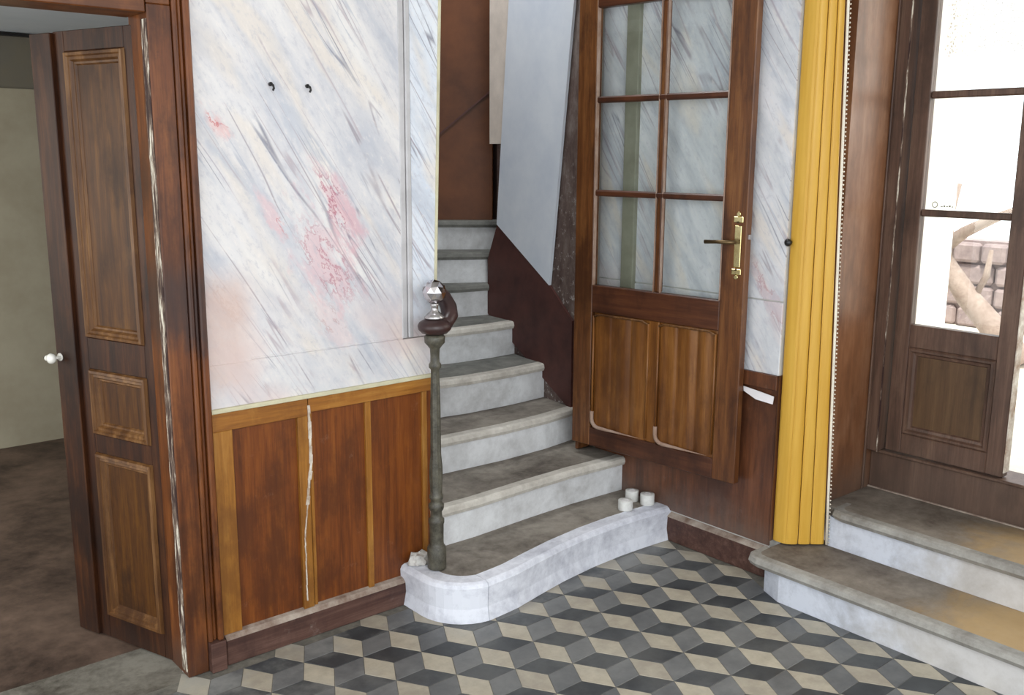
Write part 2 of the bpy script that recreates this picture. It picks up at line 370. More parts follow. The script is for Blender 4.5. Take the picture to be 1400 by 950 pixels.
YW = 2.784      # plane of the painted marble wall
XW = 3.05       # plane of the side wall
XD = 3.524      # plane of the entrance door
TOP = 2.75
def xe(z): return 1.958 + .029 * z     # the free end of the marble wall is a little out of plumb

# ---------------------------------------------------------------- floor
floor = box('floor', M['grout'], None, -1.6, XW + .02, -1.6, YW + .02, -.06, -.0015)
tag(floor, 'hall floor of cement tiles laid as tumbling blocks in cream, grey and charcoal', 'floor', kind='structure')
S = .18824; TH = -.507422115 ; O0 = Vector((2.17307608, 2.158335))
B1 = Vector((S * math.cos(TH), S * math.sin(TH))); B2 = Vector((S * math.cos(TH - PI / 3), S * math.sin(TH - PI / 3)))
DIRS = {0: B1, 1: B2, 2: B1 - B2}
KIND = {0: 'tile_dark', 1: 'tile_light', 2: 'tile_mid'}
def rhomb(d, shrink=.0008):
    a = d / 2; n = Vector((-d.y, d.x)).normalized() * (S / math.sqrt(3) / 2)
    c = [-a, -n, a, n]; out = []
    k = 1 - shrink / .047
    return [p * k for p in c]
tile_mesh = {}
for k, d in DIRS.items():
    c = rhomb(d); i = [p * .975 for p in c]
    m = MB(); vs = [(p.x, p.y, -.004) for p in c] + [(p.x, p.y, -.0009) for p in c] + [(p.x, p.y, 0) for p in i]
    m.add(vs, [(8, 9, 10, 11)] + [(j, (j + 1) % 4, (j + 1) % 4 + 4, j + 4) for j in range(4)] + [(j + 4, (j + 1) % 4 + 4, (j + 1) % 4 + 8, j + 8) for j in range(4)])
    o = m.build('tile', M[KIND[k]]); tile_mesh[k] = o.data; bpy.data.objects.remove(o)
def keep(p):            # inside the hall and not under walls, stairs or entry steps
    if p.y > YW - .035 or p.x > XW - .03 or p.x < -1.5 or p.y < -1.5: return False
    if p.x > 2.93 and p.y < 2.08: return False
    if p.y > 2.60 and p.x > 1.98: return False
    if p.y > 2.63 and p.x > 1.84: return False
    return True
tiles = []
for i in range(-40, 41):
    for j in range(-40, 41):
        nd = O0 + B1 * i + B2 * j
        for k, d in DIRS.items():
            p = nd + d / 2
            if keep(p): tiles.append((k, p))
eye = Vector((2.15, 2.1))
tiles.sort(key=lambda t: (t[1] - eye).length)
near = tiles[:296]; far = tiles[296:]
for k, p in near:
    o = bpy.data.objects.new('tile', tile_mesh[k]); C.objects.link(o); o.parent = floor
    o.location = (p.x, p.y, rnd.uniform(-.0006, .0004)); o.rotation_euler = (rnd.uniform(-.004, .004), rnd.uniform(-.004, .004), rnd.uniform(-.004, .004))
for k in DIRS:
    m = MB()
    for kk, p in far:
        if kk == k:
            c = rhomb(DIRS[k]); m.add([(p.x + q.x, p.y + q.y, 0) for q in c], [(0, 1, 2, 3)])
    tag(m.build('floor_tiling', M[KIND[k]], floor), kind='stuff')

# ---------------------------------------------------------------- left wall (painted marble over a wood dado)
wl = MB()
T1 = 2.90
wl.slab([(1.03, YW, 0), (xe(0), YW, 0), (xe(3.0), YW, 3.0), (1.03, YW, 3.0)], (0, T1 - YW, 0))
wl.box(-1.6, 1.03, YW, T1, 2.0, 3.0)
wall_left = wl.build('wall_left', M['limewash'])
tag(wall_left, 'hall wall painted as veined marble above an ochre and red wood dado', 'wall', kind='structure')
def wpiece(name, mat, x0, x1, z0, z1, t, bevel=.0015, xr=False):
    if xr: return MB().slab([(x0, YW - t, z0), (xe(z0) , YW - t, z0), (xe(z1), YW - t, z1), (x0, YW - t, z1)], (0, t, 0)).build(name, mat, wall_left, bevel)
    return box(name, mat, wall_left, x0, x1, YW - t, YW, z0, z1, bevel=bevel)
wpiece('marble_panel', M['marble_field'], 1.12, 1.855, .970, 2.75, .011, 0)
wpiece('marble_border', M['marble_border'], 1.897, 0, .975, 2.75, .014, .002, True)
wpiece('marble_border', M['marble_field'], 1.12, 0, .835, .972, .014, .002, True)
wpiece('painted_moulding', M['marble_line'], 1.853, 1.875, .975, 2.75, .014, .003)
wpiece('painted_moulding', M['marble_line'], 1.877, 1.897, .975, 2.75, .018, .004)
wpiece('painted_moulding', M['marble_field'], 1.29, 1.853, .972, .984, .014, .004)
MB().slab([(xe(.82) - .004, YW - .020, .82), (xe(.82) + .006, YW - .020, .82), (xe(2.75) + .006, YW - .020, 2.75), (xe(2.75) - .004, YW - .020, 2.75)], (0, .05, 0)).build('corner_bead', M['plaster'], wall_left, .002)
wpiece('dado_cap', M['plaster'], 1.14, 0, .822, .836, .022, .002, True)
wpiece('dado_panel', M['dado_panel'], 1.20, 1.46, .10, .765, .006, 0)
wpiece('dado_panel', M['dado_panel'], 1.46, 1.715, .10, .775, .006, 0)
wpiece('dado_panel', M['dado_panel'], 1.715, 0, .10, .785, .006, 0, True)
wpiece('dado_rail', M['dado_ochre_x'], 1.14, 1.475, .765, .822, .020)
wpiece('dado_rail', M['dado_ochre_x'], 1.478, 0, .775, .822, .019, .0015, True)
wpiece('dado_stile', M['dado_ochre'], 1.145, 1.215, .098, .765, .020)
wpiece('dado_stile', M['dado_ochre'], 1.438, 1.476, .098, .765, .019)
wpiece('dado_stile', M['dado_ochre'], 1.480, 1.492, .098, .775, .014)
wpiece('dado_stile', M['dado_ochre'], 1.694, 1.716, .098, .775, .016)
wpiece('dado_stile', M['dado_ochre'], 1.93, 1.95, .098, .775, .016)
# the split in the dado, with bare torn edges
ck = MB(); zz = [.80 - i * .028 for i in range(25)]
for i in range(24):
    w = .0035 + .003 * rnd.random() if i < 12 else .0018
    x = 1.479 - (.0 if i < 7 else min(.03, (i - 7) * .0035)) + rnd.uniform(-.002, .002)
    x2 = 1.479 - (.0 if i + 1 < 7 else min(.03, (i - 6) * .0035))
    ck.slab([(x - w, YW - .0225, zz[i]), (x + w, YW - .0225, zz[i]), (x2 + w, YW - .0225, zz[i + 1]), (x2 - w, YW - .0225, zz[i + 1])], (0, .004, 0))
ck.build('split_edge', M['edge_light'], wall_left)
bl = empty('baseboard_left', (1.14, YW, 0), label='dark chipped baseboard with a dusty ledge under the wood dado', cat='baseboard', kind='structure')
box('board', M['base'], bl, .014, .725, -.035, -.001, 0, .085, bevel=.002)
MB().slab([(.014, -.036, .085), (.014, -.002, .085), (.014, -.002, .103), (.014, -.022, .098)], (.711, 0, 0)).build('ledge', M['base_dust'], bl)

# two small hooks on the marble
for i, (x, z, t) in enumerate(((1.393, 1.801, 'left'), (1.516, 1.801, 'right'))):
    o = MB().tube([(0, -.008, .004), (0, -.022, .0), (0, -.026, -.008), (0, -.02, -.014)], .0035, 8).tube([(0, -.001, .004), (0, -.010, .004)], .006, 10).build('wall_hook', M['black'])
    o.location = (x, YW - .010, z); tag(o, f'small dark hook in the marble wall, the {t} one of the pair', 'hook', 'hooks on the marble wall')

# ---------------------------------------------------------------- door 1: casing and leaf
cs = empty('trim_1', (1.05, YW, 0), label='brown moulded casing around the left doorway', cat='door casing', kind='structure')
box('jamb_board', M['casing'], cs, -.022, .045, -.030, .115, 0, 2.0, bevel=.003)
box('casing_fillet', M['casing'], cs, .045, .060, -.040, -.002, .098, 2.07, bevel=.004)
box('casing_bead', M['casing'], cs, .060, .074, -.032, -.002, .098, 2.07, bevel=.004)
box('casing_back', M['casing'], cs, .074, .094, -.046, -.002, .098, 2.07, bevel=.005)
box('plinth_block', M['base'], cs, .046, .096, -.052, -.002, 0, .098, bevel=.002)
box('lintel_board', M['casing_x'], cs, -2.0, -.024, -.028, .115, 1.975, 2.06, bevel=.003)
box('jamb_head', M['casing_x'], cs, -.022, .044, -.028, -.001, 2.0, 2.075, bevel=.002)
box('lintel_moulding', M['casing_x'], cs, -2.0, .094, -.044, -.002, 2.076, 2.13, bevel=.006)
box('worn_edge', M['worn_line'], cs, -.0250, -.0225, -.026, .012, .02, 1.96)

ang = math.radians(109.0)
d1 = empty('door_1', (1.072, YW + .024, 0), ang, label='dark brown three-panelled narrow door leaf standing open into the left room', cat='door', kind='structure')
TH1 = .036
def y1(f): return f       # the face towards the hall is local +y
# local x runs from the hinge to the free edge; camera sees the +y side after the turn
def leafbox(name, mat, x0, x1, z0, z1, yf=TH1 / 2, yb=-TH1 / 2, bevel=.002): return box(name, mat, d1, x0, x1, yb, yf, z0, z1, bevel=bevel)
leafbox('stile', M['leaf'], .012, .118, .006, 1.955)
leafbox('stile', M['leaf'], .388, .438, .006, 1.955)
leafbox('meeting_stile', M['leaf'], .438, .538, .006, 1.952, TH1 / 2 + .010)
leafbox('bead', M['leaf'], .434, .441, .010, 1.950, TH1 / 2 + .014)
for z0, z1 in ((.006, .088), (.652, .715), (.928, 1.030), (1.895, 1.955)): leafbox('rail', M['leaf'], .118, .388, z0, z1)
for z0, z1 in ((.088, .652), (.715, .928), (1.030, 1.895)):
    y = TH1 / 2
    MB().ring(.118, .388, z0, z1, [(0, y - .001), (.004, y + .009), (.012, y + .010), (.016, y + .003), (.024, y + .004), (.030, y - .006), (.036, y - .006), (.040, y - .012)]).build('moulding', M['leaf_mould'], d1)
    MB().box(.14, .366, -.008, y - .012, z0 + .022, z1 - .022).build('panel', M['leaf_panel'], d1)
leafbox('hinge_edge', M['chipped'], .003, .012, .03, 1.95, TH1 / 2 + .001)
k = MB().lathe([(.018, 0), (.018, .004), (.008, .006), (.007, .022), (.012, .026), (.021, .036), (.024, .046), (.020, .056), (.010, .062), (.001, .063)], 20)
kn = k.build('knob', M['porcelain'], d1); kn.rotation_euler = (-PI / 2, 0, 0); kn.scale = (.72, .72, .72); kn.location = (.518, TH1 / 2 + .010, .953); kn['label'] = 'white porcelain knob'
k2 = MB().tube([(0, 0, 0), (0, 0, .03), (.012, 0, .045), (.04, 0, .05), (.052, 0, .046)], [.006, .006, .010, .012, .009], 10).build('latch', M['porcelain'], kn)
k2.location = (-.01, 0, -.002)

# ---------------------------------------------------------------- room behind the left doorway
tag(box('floor_back', M['back_floor'], None, -2.5, 1.945, T1 + .14, 5.9, -.06, .0), 'dark stained concrete floor of the room behind the left door', 'floor', kind='structure')
th = MB().prism([(-1.5, YW - .03), (1.03, YW - .03), (1.03, T1), (1.10, T1 + .001), (1.10, T1 + .14), (-1.5, T1 + .14)], -.05, -.0005).build('floor_threshold', M['threshold'])
tag(th, 'worn pale stone threshold in the left doorway', 'threshold', kind='structure')
wbk = box('wall_back', M['back_wall'], None, -2.5, 2.0, 5.74, 5.85, 0, 1.93)
tag(wbk, 'plain pale wall at the far side of the room behind the left door', 'wall', kind='structure')
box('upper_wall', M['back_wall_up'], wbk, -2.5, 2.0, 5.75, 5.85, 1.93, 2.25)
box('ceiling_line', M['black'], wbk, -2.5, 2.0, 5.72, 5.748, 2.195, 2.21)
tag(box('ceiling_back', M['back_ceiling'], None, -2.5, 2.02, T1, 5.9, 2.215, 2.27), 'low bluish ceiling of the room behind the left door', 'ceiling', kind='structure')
tag(MB().box(1.94, 2.0, T1 + .001, 6.0, 0, 4.2).build('wall_partition', M['dark']), 'brown partition between the stairs and the back room', 'wall', kind='structure')

# ---------------------------------------------------------------- staircase
st = empty('staircase', (0, 0, 0), label='whitewashed stone stairs with dusty treads and a rounded bottom step', cat='staircase')
def arc(c, r, a0, a1, n): return [(c[0] + r * math.cos(math.radians(a0 + (a1 - a0) * i / n)), c[1] + r * math.sin(math.radians(a0 + (a1 - a0) * i / n))) for i in range(n + 1)]
def wx(y): return XW + max(0, (y - 3.10)) * .10         # the stair wall splays a little
steps = [
    (.145, [(1.845, 2.783)] + arc((2.01, 2.64), .165, 180, 262, 8) + [(2.07, 2.482), (2.13, 2.488), (2.25, 2.514), (2.40, 2.543), (2.58, 2.565), (2.75, 2.573), (2.90, 2.570), (3.049, 2.560)]),
    (.300, [(1.985, 2.815), (2.20, 2.812), (2.50, 2.830), (2.75, 2.838), (3.049, 2.828)]),
    (.455, [(2.0, 3.15), (2.30, 3.130), (2.60, 3.115), (2.85, 3.125), (3.054, 3.155)]),
    (.625, [(2.0, 3.44), (2.30, 3.42), (2.60, 3.375), (2.85, 3.370), (3.074, 3.385)]),
    (.792, [(2.0, 3.74), (2.40, 3.70), (2.75, 3.640), (2.95, 3.630), (3.104, 3.640)]),
    (.955, [(2.0, 4.15), (2.60, 4.04), (2.92, 3.90), (3.16, 3.855), (3.5, 3.78)]),
    (1.110, [(2.0, 4.75), (2.50, 4.40), (2.92, 4.02), (3.14, 3.90), (3.5, 3.81)]),
    (1.262, [(2.0, 5.2), (2.60, 4.66), (3.02, 4.18), (3.30, 3.98), (3.6, 3.84)]),
]
def offset(pl, d):          # moves a polyline towards the camera side
    out = []
    for i, p in enumerate(pl):
        a = Vector(pl[max(i - 1, 0)]); b = Vector(pl[min(i + 1, len(pl) - 1)]); t = (b - a).normalized(); n = Vector((t.y, -t.x))
        out.append((p[0] + n.x * d, p[1] + n.y * d))
    return out
for i, (z, pl) in enumerate(steps):
    zb = steps[i - 1][0] if i else 0
    if i < 7:
        nx = steps[i + 1][1]
        back = [(p[0], p[1] + .03) for p in nx]
        if i == 4: back = [(2.0, 4.18), (2.60, 4.07), (2.92, 3.93), (3.105, 3.885)]
        if i == 0: back = [(1.845, 2.783), (1.957, 2.783)] + [(1.984, 2.86)] + back[1:]
    else: back = [(2.0, 5.6), (4.1, 4.6)]
    f0 = offset(pl, .012 if i else .008)
    if i == 0: f0[0] = (f0[0][0], 2.783)
    f0[-1] = (pl[-1][0], f0[-1][1])
    inner = offset(pl, -.035 if i else -.06)
    if i == 0: inner[0] = (inner[0][0], 2.783)
    inner[-1] = (pl[-1][0], inner[-1][1])
    th_ = .035 if i else .03
    MB().prism(inner + back[::-1], z - th_, z - .0005).build('tread', M['tread'] if i < 3 else M['tread_up'], st)
    ns = MB(); n_ = len(f0)
    prof = [(inner, z - th_), (f0, z - th_), (offset(pl, .018 if i else .014), z - th_ * .6), (offset(pl, .014 if i else .008), z - .006), (offset(pl, .004 if i else -.004), z - .0002), (inner, z)]
    rows = []
    for r, zz_ in prof:
        r = list(r); r[-1] = (pl[-1][0], r[-1][1])
        if i == 0: r[0] = (r[0][0], 2.783)
        rows.append([(x, y, zz_) for x, y in r])
    vs_ = [p for r in rows for p in r]; fs_ = []
    for a in range(len(rows) - 1):
        for b in range(n_ - 1): fs_.append((a * n_ + b, a * n_ + b + 1, (a + 1) * n_ + b + 1, (a + 1) * n_ + b))
    fs_ += [tuple(a * n_ for a in range(len(rows))), tuple(a * n_ + n_ - 1 for a in range(len(rows)))]
    fs_ += [((len(rows) - 1) * n_ + b, (len(rows) - 1) * n_ + b + 1, b + 1, b) for b in range(n_ - 1)]
    if i == 0:
        # the kerb of the bottom step is two stones with a joint: the rounded corner piece and the long one
        cut = 9
        for lo, hi in ((0, cut), (cut, n_ - 1)):
            seg = MB(); base_ = [offset(pl, -.004), offset(pl, .004)]
            R_ = [[(x, y, .001) for x, y in inner]] + [[(x, y, .001) for x, y in offset(pl, .020)]] + [[(x, y, .05) for x, y in offset(pl, .010)]] + rows[2:]
            for r in R_:
                r[-1] = (pl[-1][0], r[-1][1], r[-1][2]); r[0] = (r[0][0], 2.783, r[0][2])
            R_ = [r[lo:hi + 1] for r in R_]
            w_ = len(R_[0])
            if lo: R_ = [[(r[0][0] + .002, r[0][1], r[0][2])] + r[1:] for r in R_]
            v2 = [p for r in R_ for p in r]; f2 = []
            for a in range(len(R_) - 1):
                for b in range(w_ - 1): f2.append((a * w_ + b, a * w_ + b + 1, (a + 1) * w_ + b + 1, (a + 1) * w_ + b))
            f2 += [tuple(a * w_ for a in range(len(R_))), tuple(a * w_ + w_ - 1 for a in range(len(R_)))]
            f2 += [((len(R_) - 1) * w_ + b, (len(R_) - 1) * w_ + b + 1, b + 1, b) for b in range(w_ - 1)]
            seg.add(v2, f2).build('kerb_stone', M['riser1'], st)
    else:
        ns.add(vs_, fs_).build('nosing', M['nosing'] if i < 5 else M['tread_up'], st)
        bk = offset(pl, -.05); bk[-1] = (pl[-1][0], bk[-1][1])
        MB().prism(list(pl) + bk[::-1], zb, z - th_ - .0005).build('riser', M['riser'], st)

# walls of the stairwell
ws = MB()
A = (3.05, 3.12); Bp = (3.118, 3.80)
ws.prism([(3.05, 3.086), (3.35, 3.086), (3.35, 3.80), Bp, A], 0, 4.2)
wstair = ws.build('wall_stair', M['flaking']); tag(wstair, 'flaking dark brown wall beside the stairs', 'wall', kind='structure')
nrm = Vector((-(Bp[1] - A[1]), Bp[0] - A[0], 0)).normalized()
def wp(y, z, t=0):
    x = A[0] + (y - A[1]) * (Bp[0] - A[0]) / (Bp[1] - A[1]); return (x + nrm.x * t, y + nrm.y * t, z)
# skirt with a diagonal top edge
MB().slab([wp(3.16, .44, .004), wp(3.86, .80, .004), wp(3.86, 1.08, .004), wp(3.775, 1.262, .004), wp(3.335, 1.005, .004), wp(3.16, .86, .004)], tuple(nrm * .012)).build('skirt_panel', M['stair_brown'], wstair)
wpn = MB().slab([wp(3.775, 1.262, .005), wp(3.335, 1.005, .005), wp(3.165, 2.40, .005), wp(3.665, 2.46, .005)], tuple(nrm * .014)).build('white_panel', M['white_panel'])
tag(wpn, 'tall bluish white board with a slanted foot on the stair wall', 'panel')
bp = MB().slab([wp(3.862, 1.655, .0005), wp(3.64, 1.655, .0005), wp(3.64, 3.2, .0005), wp(3.862, 3.2, .0005)], tuple(nrm * .004)).build('beige_board', M['beige_post'])
tag(bp, 'pale beige board ending above the stairs at the left of the bluish white board', 'board')
wb2 = MB()
q0 = Vector((2.02, 5.02)); q1 = Vector((3.29, 4.052)); dn = Vector((q1.y - q0.y, -(q1.x - q0.x))).normalized()
wb2.prism([tuple(q0), tuple(q1), (q1.x + .05, q1.y + .05), (q0.x + .05, q0.y + .05)], 1.262, 4.2)
wback2 = wb2.build('wall_stair_back', M['board_brown']); tag(wback2, 'plain brown boarded wall at the turn of the stairs', 'wall', kind='structure')
t_ = (q1 - q0).normalized(); nn = Vector((t_.y, -t_.x))
e0 = q0 + t_ * (1.597 - .32); 
def bp2(s, z): p = q1 - t_ * s; return (p.x + nn.x * .002, p.y + nn.y * .002, z)
MB().slab([bp2(.0, 1.93), bp2(.0, 1.94), bp2(.30, 1.69), bp2(.30, 1.68)], (nn.x * .006, nn.y * .006, 0)).build('slanted_batten', M['stair_brown'], wback2)
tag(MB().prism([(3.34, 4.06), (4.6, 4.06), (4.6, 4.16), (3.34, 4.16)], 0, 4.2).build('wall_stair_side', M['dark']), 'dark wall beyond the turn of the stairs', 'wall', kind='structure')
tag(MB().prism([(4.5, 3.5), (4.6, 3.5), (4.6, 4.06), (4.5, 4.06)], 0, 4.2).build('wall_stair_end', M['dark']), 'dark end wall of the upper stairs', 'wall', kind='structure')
tag(MB().prism([(3.15, 3.82), (4.6, 3.82), (4.6, 5.2), (3.15, 5.2)], 3.0, 3.05).build('ceiling_stairs', M['dark']), 'dark ceiling over the turn of the stairs', 'ceiling', kind='structure')  # unseen cover added so the walls beyond the turn stay dark

# ---------------------------------------------------------------- side wall (W2) with marble and dado
wr = MB(); wr.box(XW, 3.20, 2.055, 3.085, 0, 3.0); wr.box(XW, 3.20, -1.6, .80, 0, 3.0); wr.box(XW, 3.20, .80, 2.055, 2.45, 3.0)
wall_right = wr.build('wall_right', M['limewash']); tag(wall_right, 'side wall of painted marble over a dark brown dado, behind the glazed door', 'wall', kind='structure')
def rp(name, mat, y0, y1_, z0, z1, t, bevel=.0015): return box(name, mat, wall_right, XW - t, XW, y0, y1_, z0, z1, bevel=bevel)
rp('marble_panel', M['marble_side'], 2.053, 3.0, 1.08, 2.75, .008, 0)
rp('marble_panel', M['marble_side'], 2.053, 3.0, .80, 1.074, .010, .002)
rp('marble_panel', M['marble_side'], -1.5, .8, .80, 2.75, .010, .002)
rp('dado_rail', M['brown_side'], 2.053, 3.0, .745, .80, .020)
rp('dado_panel', M['brown_side'], 2.053, 3.0, .13, .745, .008, 0)
rp('dado_panel', M['brown_side'], -1.5, .8, .13, .80, .008, 0)
box('dado_end', M['brown_side'], wall_right, XW - .008, 3.198, 2.049, 2.0545, .15, .80)
rp('upright', M['grey_upright'], 2.785, 2.855, .80, 2.6, .028, .003)  # vertical grey-green strip set on the marble behind the glass
br = empty('baseboard_right', (XW, 2.06, 0), label='dark dusty baseboard between the bottom stair and the entrance step', cat='baseboard', kind='structure')
box('board', M['base'], br, -.020, -.001, .0, .505, 0, .108, bevel=.002)
MB().slab([(-.022, 0, .108), (-.001, 0, .122), (-.001, .505, .122), (-.022, .505, .108)], (0, 0, -.004)).build('ledge', M['base_dust'], br)
pp = MB().slab([(XW - .024, 2.196, .738), (XW - .030, 2.190, .722), (XW - .034, 2.13, .700), (XW - .030, 2.058, .694), (XW - .024, 2.058, .722), (XW - .024, 2.12, .730)], (.003, 0, 0)).build('paper_strip', M['paper'])
tag(pp, 'torn white strip of paper tucked under the rail beside the yellow curtain', 'paper')

# ---------------------------------------------------------------- door 2: glazed door opened against the side wall
fr = empty('trim_2', (2.93, 3.03, .30), label='brown door post at the foot of the stairs carrying the glazed door', cat='door frame', kind='structure')
box('post', M['door2'], fr, .022, .118, -.008, .010, 0.002, 2.4, bevel=.004)
box('stop_bead', M['flaking'], fr, .085, .118, .0105, .05, 0.002, 2.4, bevel=.003)
P0 = Vector((2.945, 3.020)); P1 = Vector((3.018, 2.190)); a2 = math.atan2(P1.y - P0.y, P1.x - P0.x); L2 = (P1 - P0).length
d2 = empty('door_2', (P0.x, P0.y, .352), a2, label='brown glazed door with six panes and two lower panels folded back against the wall', cat='door', kind='structure')
# local: x from hinge to free edge, -y faces the hall
Z = lambda z: z - .352
FT = -.036                                       # hall face
HT = 2.30
def dbox(name, mat, x0, x1, z0, z1, y0=FT, y1_=0, bevel=.003): return box(name, mat, d2, x0, x1, y0, y1_, Z(z0), Z(z1), bevel=bevel)
dbox('stile', M['door2'], 0, .100, .354, HT)
dbox('stile', M['door2'], .732, L2, .354, HT)
dbox('rail', M['door2_x'], .100, .732, .354, .435)
dbox('rail', M['door2_x'], .100, .732, .945, 1.062)
dbox('rail', M['door2_x'], .100, .732, 2.185, HT)
dbox('muntin', M['door2'], .418, .446, 1.062, 2.185, FT + .004, -.004, .006)
for z in (1.435, 1.812): dbox('muntin', M['door2_x'], .100, .732, z, z + .026, FT + .002, -.003, .006)
for c in ((.100, .418), (.446, .732)):
    for a, b in ((1.062, 1.435), (1.461, 1.812), (1.838, 2.185)):
        dbox('pane', M['glass'], c[0], c[1], a, b, -.020, -.017, 0)
dbox('bead', M['dust_mould'], .100, .105, 1.062, 2.185, FT - .001, -.02, .001)
dbox('bead', M['dust_mould'], .414, .418, 1.062, 2.185, FT + .002, -.02, .001)
dbox('bead', M['dust_mould'], .446, .450, 1.062, 2.185, FT + .002, -.02, .001)
dbox('bead', M['dust_mould'], .727, .732, 1.062, 2.185, FT - .001, -.02, .001)
dbox('middle_stile', M['door2_panel'], .402, .452, .435, .945, FT + .003, -.004)
for x0, x1 in ((.112, .402), (.452, .722)):
    # linenfold panel: rounded vertical folds
    m = MB(); N = 48; vs_ = []
    for k in range(N + 1):
        u = k / N; x = x0 - .006 + (x1 - x0 + .012) * u
        y = FT + .014 - .007 * abs(math.sin(u * PI * 3.0)) ** .6 - .002 * math.sin(u * 26)
        vs_ += [(x, y, Z(.432)), (x, y, Z(.948))]
    m.add(vs_, [(2 * k, 2 * k + 2, 2 * k + 3, 2 * k + 1) for k in range(N)], True); m.build('folded_panel', M['door2_panel'], d2)
    # pale moulding with rounded lower corners
    pts = [(x0 + .002, FT - .001, Z(.51))] + [(x0 + .040 - .038 * math.cos(t * PI / 2 / 5), FT - .001, Z(.476 - .034 * math.sin(t * PI / 2 / 5))) for t in range(6)] + [(x1 - .012, FT - .001, Z(.442))]
    MB().tube(pts, .0085, 8).build('moulding', M['dust_mould'], d2)
    MB().tube([(x0 + .004, FT, Z(.928)), (x0 + .03, FT, Z(.938)), (x1 - .03, FT, Z(.938)), (x1 - .004, FT, Z(.928))], .0045, 8).build('moulding', M['leaf_mould'], d2)
    MB().tube([(x0, FT + .002, Z(.47)), (x0, FT + .002, Z(.93))], .005, 8).tube([(x1, FT + .002, Z(.45)), (x1, FT + .002, Z(.93))], .005, 8).build('moulding', M['door2_panel'], d2)
# handle
hx = .800
hp = MB(); hp.box(hx - .014, hx + .014, FT - .005, FT, Z(1.195), Z(1.350))
for zc, s in ((1.372, 1), (1.178, -1)):
    hp.box(hx - .020, hx + .020, FT - .006, FT, Z(zc) - .011, Z(zc) + .011)
    hp.add(*(lambda c, r: ([(c[0] + r * math.cos(a * PI / 6), FT - .007, c[1] + r * math.sin(a * PI / 6)) for a in range(12)] + [(c[0] + r * math.cos(a * PI / 6), FT, c[1] + r * math.sin(a * PI / 6)) for a in range(12)],
            [tuple(range(12))] + [(a, a + 12, (a + 1) % 12 + 12, (a + 1) % 12) for a in range(12)]))((hx, Z(zc) + s * .020), .009))
plate = hp.build('handle_plate', M['brass'], d2, .002); plate['label'] = 'ornate brass back plate'
MB().tube([(hx, FT - .004, Z(1.290)), (hx, FT - .040, Z(1.290)), (hx - .012, FT - .048, Z(1.290)), (hx - .06, FT - .048, Z(1.289)), (hx - .115, FT - .046, Z(1.286))], [.008, .008, .009, .007, .008], 10).build('lever', M['lever'], plate)
for zc in (1.362, 1.186): MB().tube([(hx, FT - .005, Z(zc)), (hx, FT - .009, Z(zc))], .004, 8).build('screw', M['lever'], plate)
MB().box(L2 - .001, L2 + .006, -.026, -.012, Z(1.300), Z(1.318)).build('latch_bolt', M['silver'], d2)

# ---------------------------------------------------------------- folding curtain
ct = empty('folding_curtain', (3.08, 1.98, .152), label='yellow folding curtain pushed to the left side of the entrance opening', cat='curtain')
bot = [(3.055, 2.046), (3.054, 1.986), (3.091, 1.956), (3.127, 1.926), (3.168, 1.892)]
top = [(3.055, 2.050), (3.053, 1.986), (3.078, 1.969), (3.104, 1.951), (3.124, 1.937)]
H0, H1 = .003, 2.29
for k in range(4):
    m = MB(); n_ = 7; rows = []
    for h in range(13):
        f = h / 12; z = H0 + (H1 - H0) * f
        ff = min(1, f / .94)
        p = Vector(bot[k]).lerp(Vector(top[k]), ff); q = Vector(bot[k + 1]).lerp(Vector(top[k + 1]), ff)
        t = (q - p); nv = Vector((t.y, -t.x)).normalized(); p = p + t.normalized() * .0016; t = t - t.normalized() * .0032
        if nv.x > 0: nv = -nv
        row = []
        for j in range(n_ + 1):
            u = j / n_; bulge = (math.sin(u * PI)) ** .35 * .005
            c = p + t * (.0 + u * 1.0) + nv * (bulge - .002)
            row.append((c.x - 3.08, c.y - 1.98, z))
        for j in range(n_, -1, -1):
            c = p + t * (.004 + j / n_ * .992) - nv * .010
            row.append((c.x - 3.08, c.y - 1.98, z))
        rows.append(row)
    w_ = len(rows[0]); vs_ = [v for r in rows for v in r]
    fs_ = [(a * w_ + b, a * w_ + (b + 1) % w_, (a + 1) * w_ + (b + 1) % w_, (a + 1) * w_ + b) for a in range(12) for b in range(w_)]
    fs_ += [tuple(range(w_)), tuple(12 * w_ + b for b in range(w_))]
    m.add(vs_, fs_, False); m.build('fold', M['curtain'], ct)
def cpt(f, off, nvo):
    p = Vector(bot[4]).lerp(Vector(top[4]), min(1, f / .94)); t = (Vector(bot[4]) - Vector(bot[3])).normalized(); nv = Vector((t.y, -t.x)); nv = -nv if nv.x > 0 else nv
    c = p + t * off + nv * nvo; return (c.x - 3.08, c.y - 1.98, H0 + (H1 - H0) * f)
MB().tube([cpt(f / 12, .007, .004) for f in range(13)], .005, 8).build('edge_piping', M['bead'], ct)
bd = MB()
for k in range(150):
    c = Vector(cpt((k + .5) / 150, .016, .003)); r = .0042
    bd.add([c + Vector(v) * r for v in ((1, 0, 0), (-1, 0, 0), (0, 1, 0), (0, -1, 0), (0, 0, 1), (0, 0, -1))],
           [(0, 2, 4), (2, 1, 4), (1, 3, 4), (3, 0, 4), (2, 0, 5), (1, 2, 5), (3, 1, 5), (0, 3, 5)], True)
tag(bd.build('beaded_fringe', M['bead'], ct), kind='stuff')
MB().box(-.028, -.022, .069, .073, 0, 0).v
kb = MB().lathe([(.006, 0), (.006, .010), (.013, .014), (.014, .022), (.009, .028), (.001, .029)], 16).build('knob', M['black'], ct)
kb.rotation_euler = (0, -PI / 2, 0); kb.location = (-.027, .062, 1.145); kb['label'] = 'small black knob'

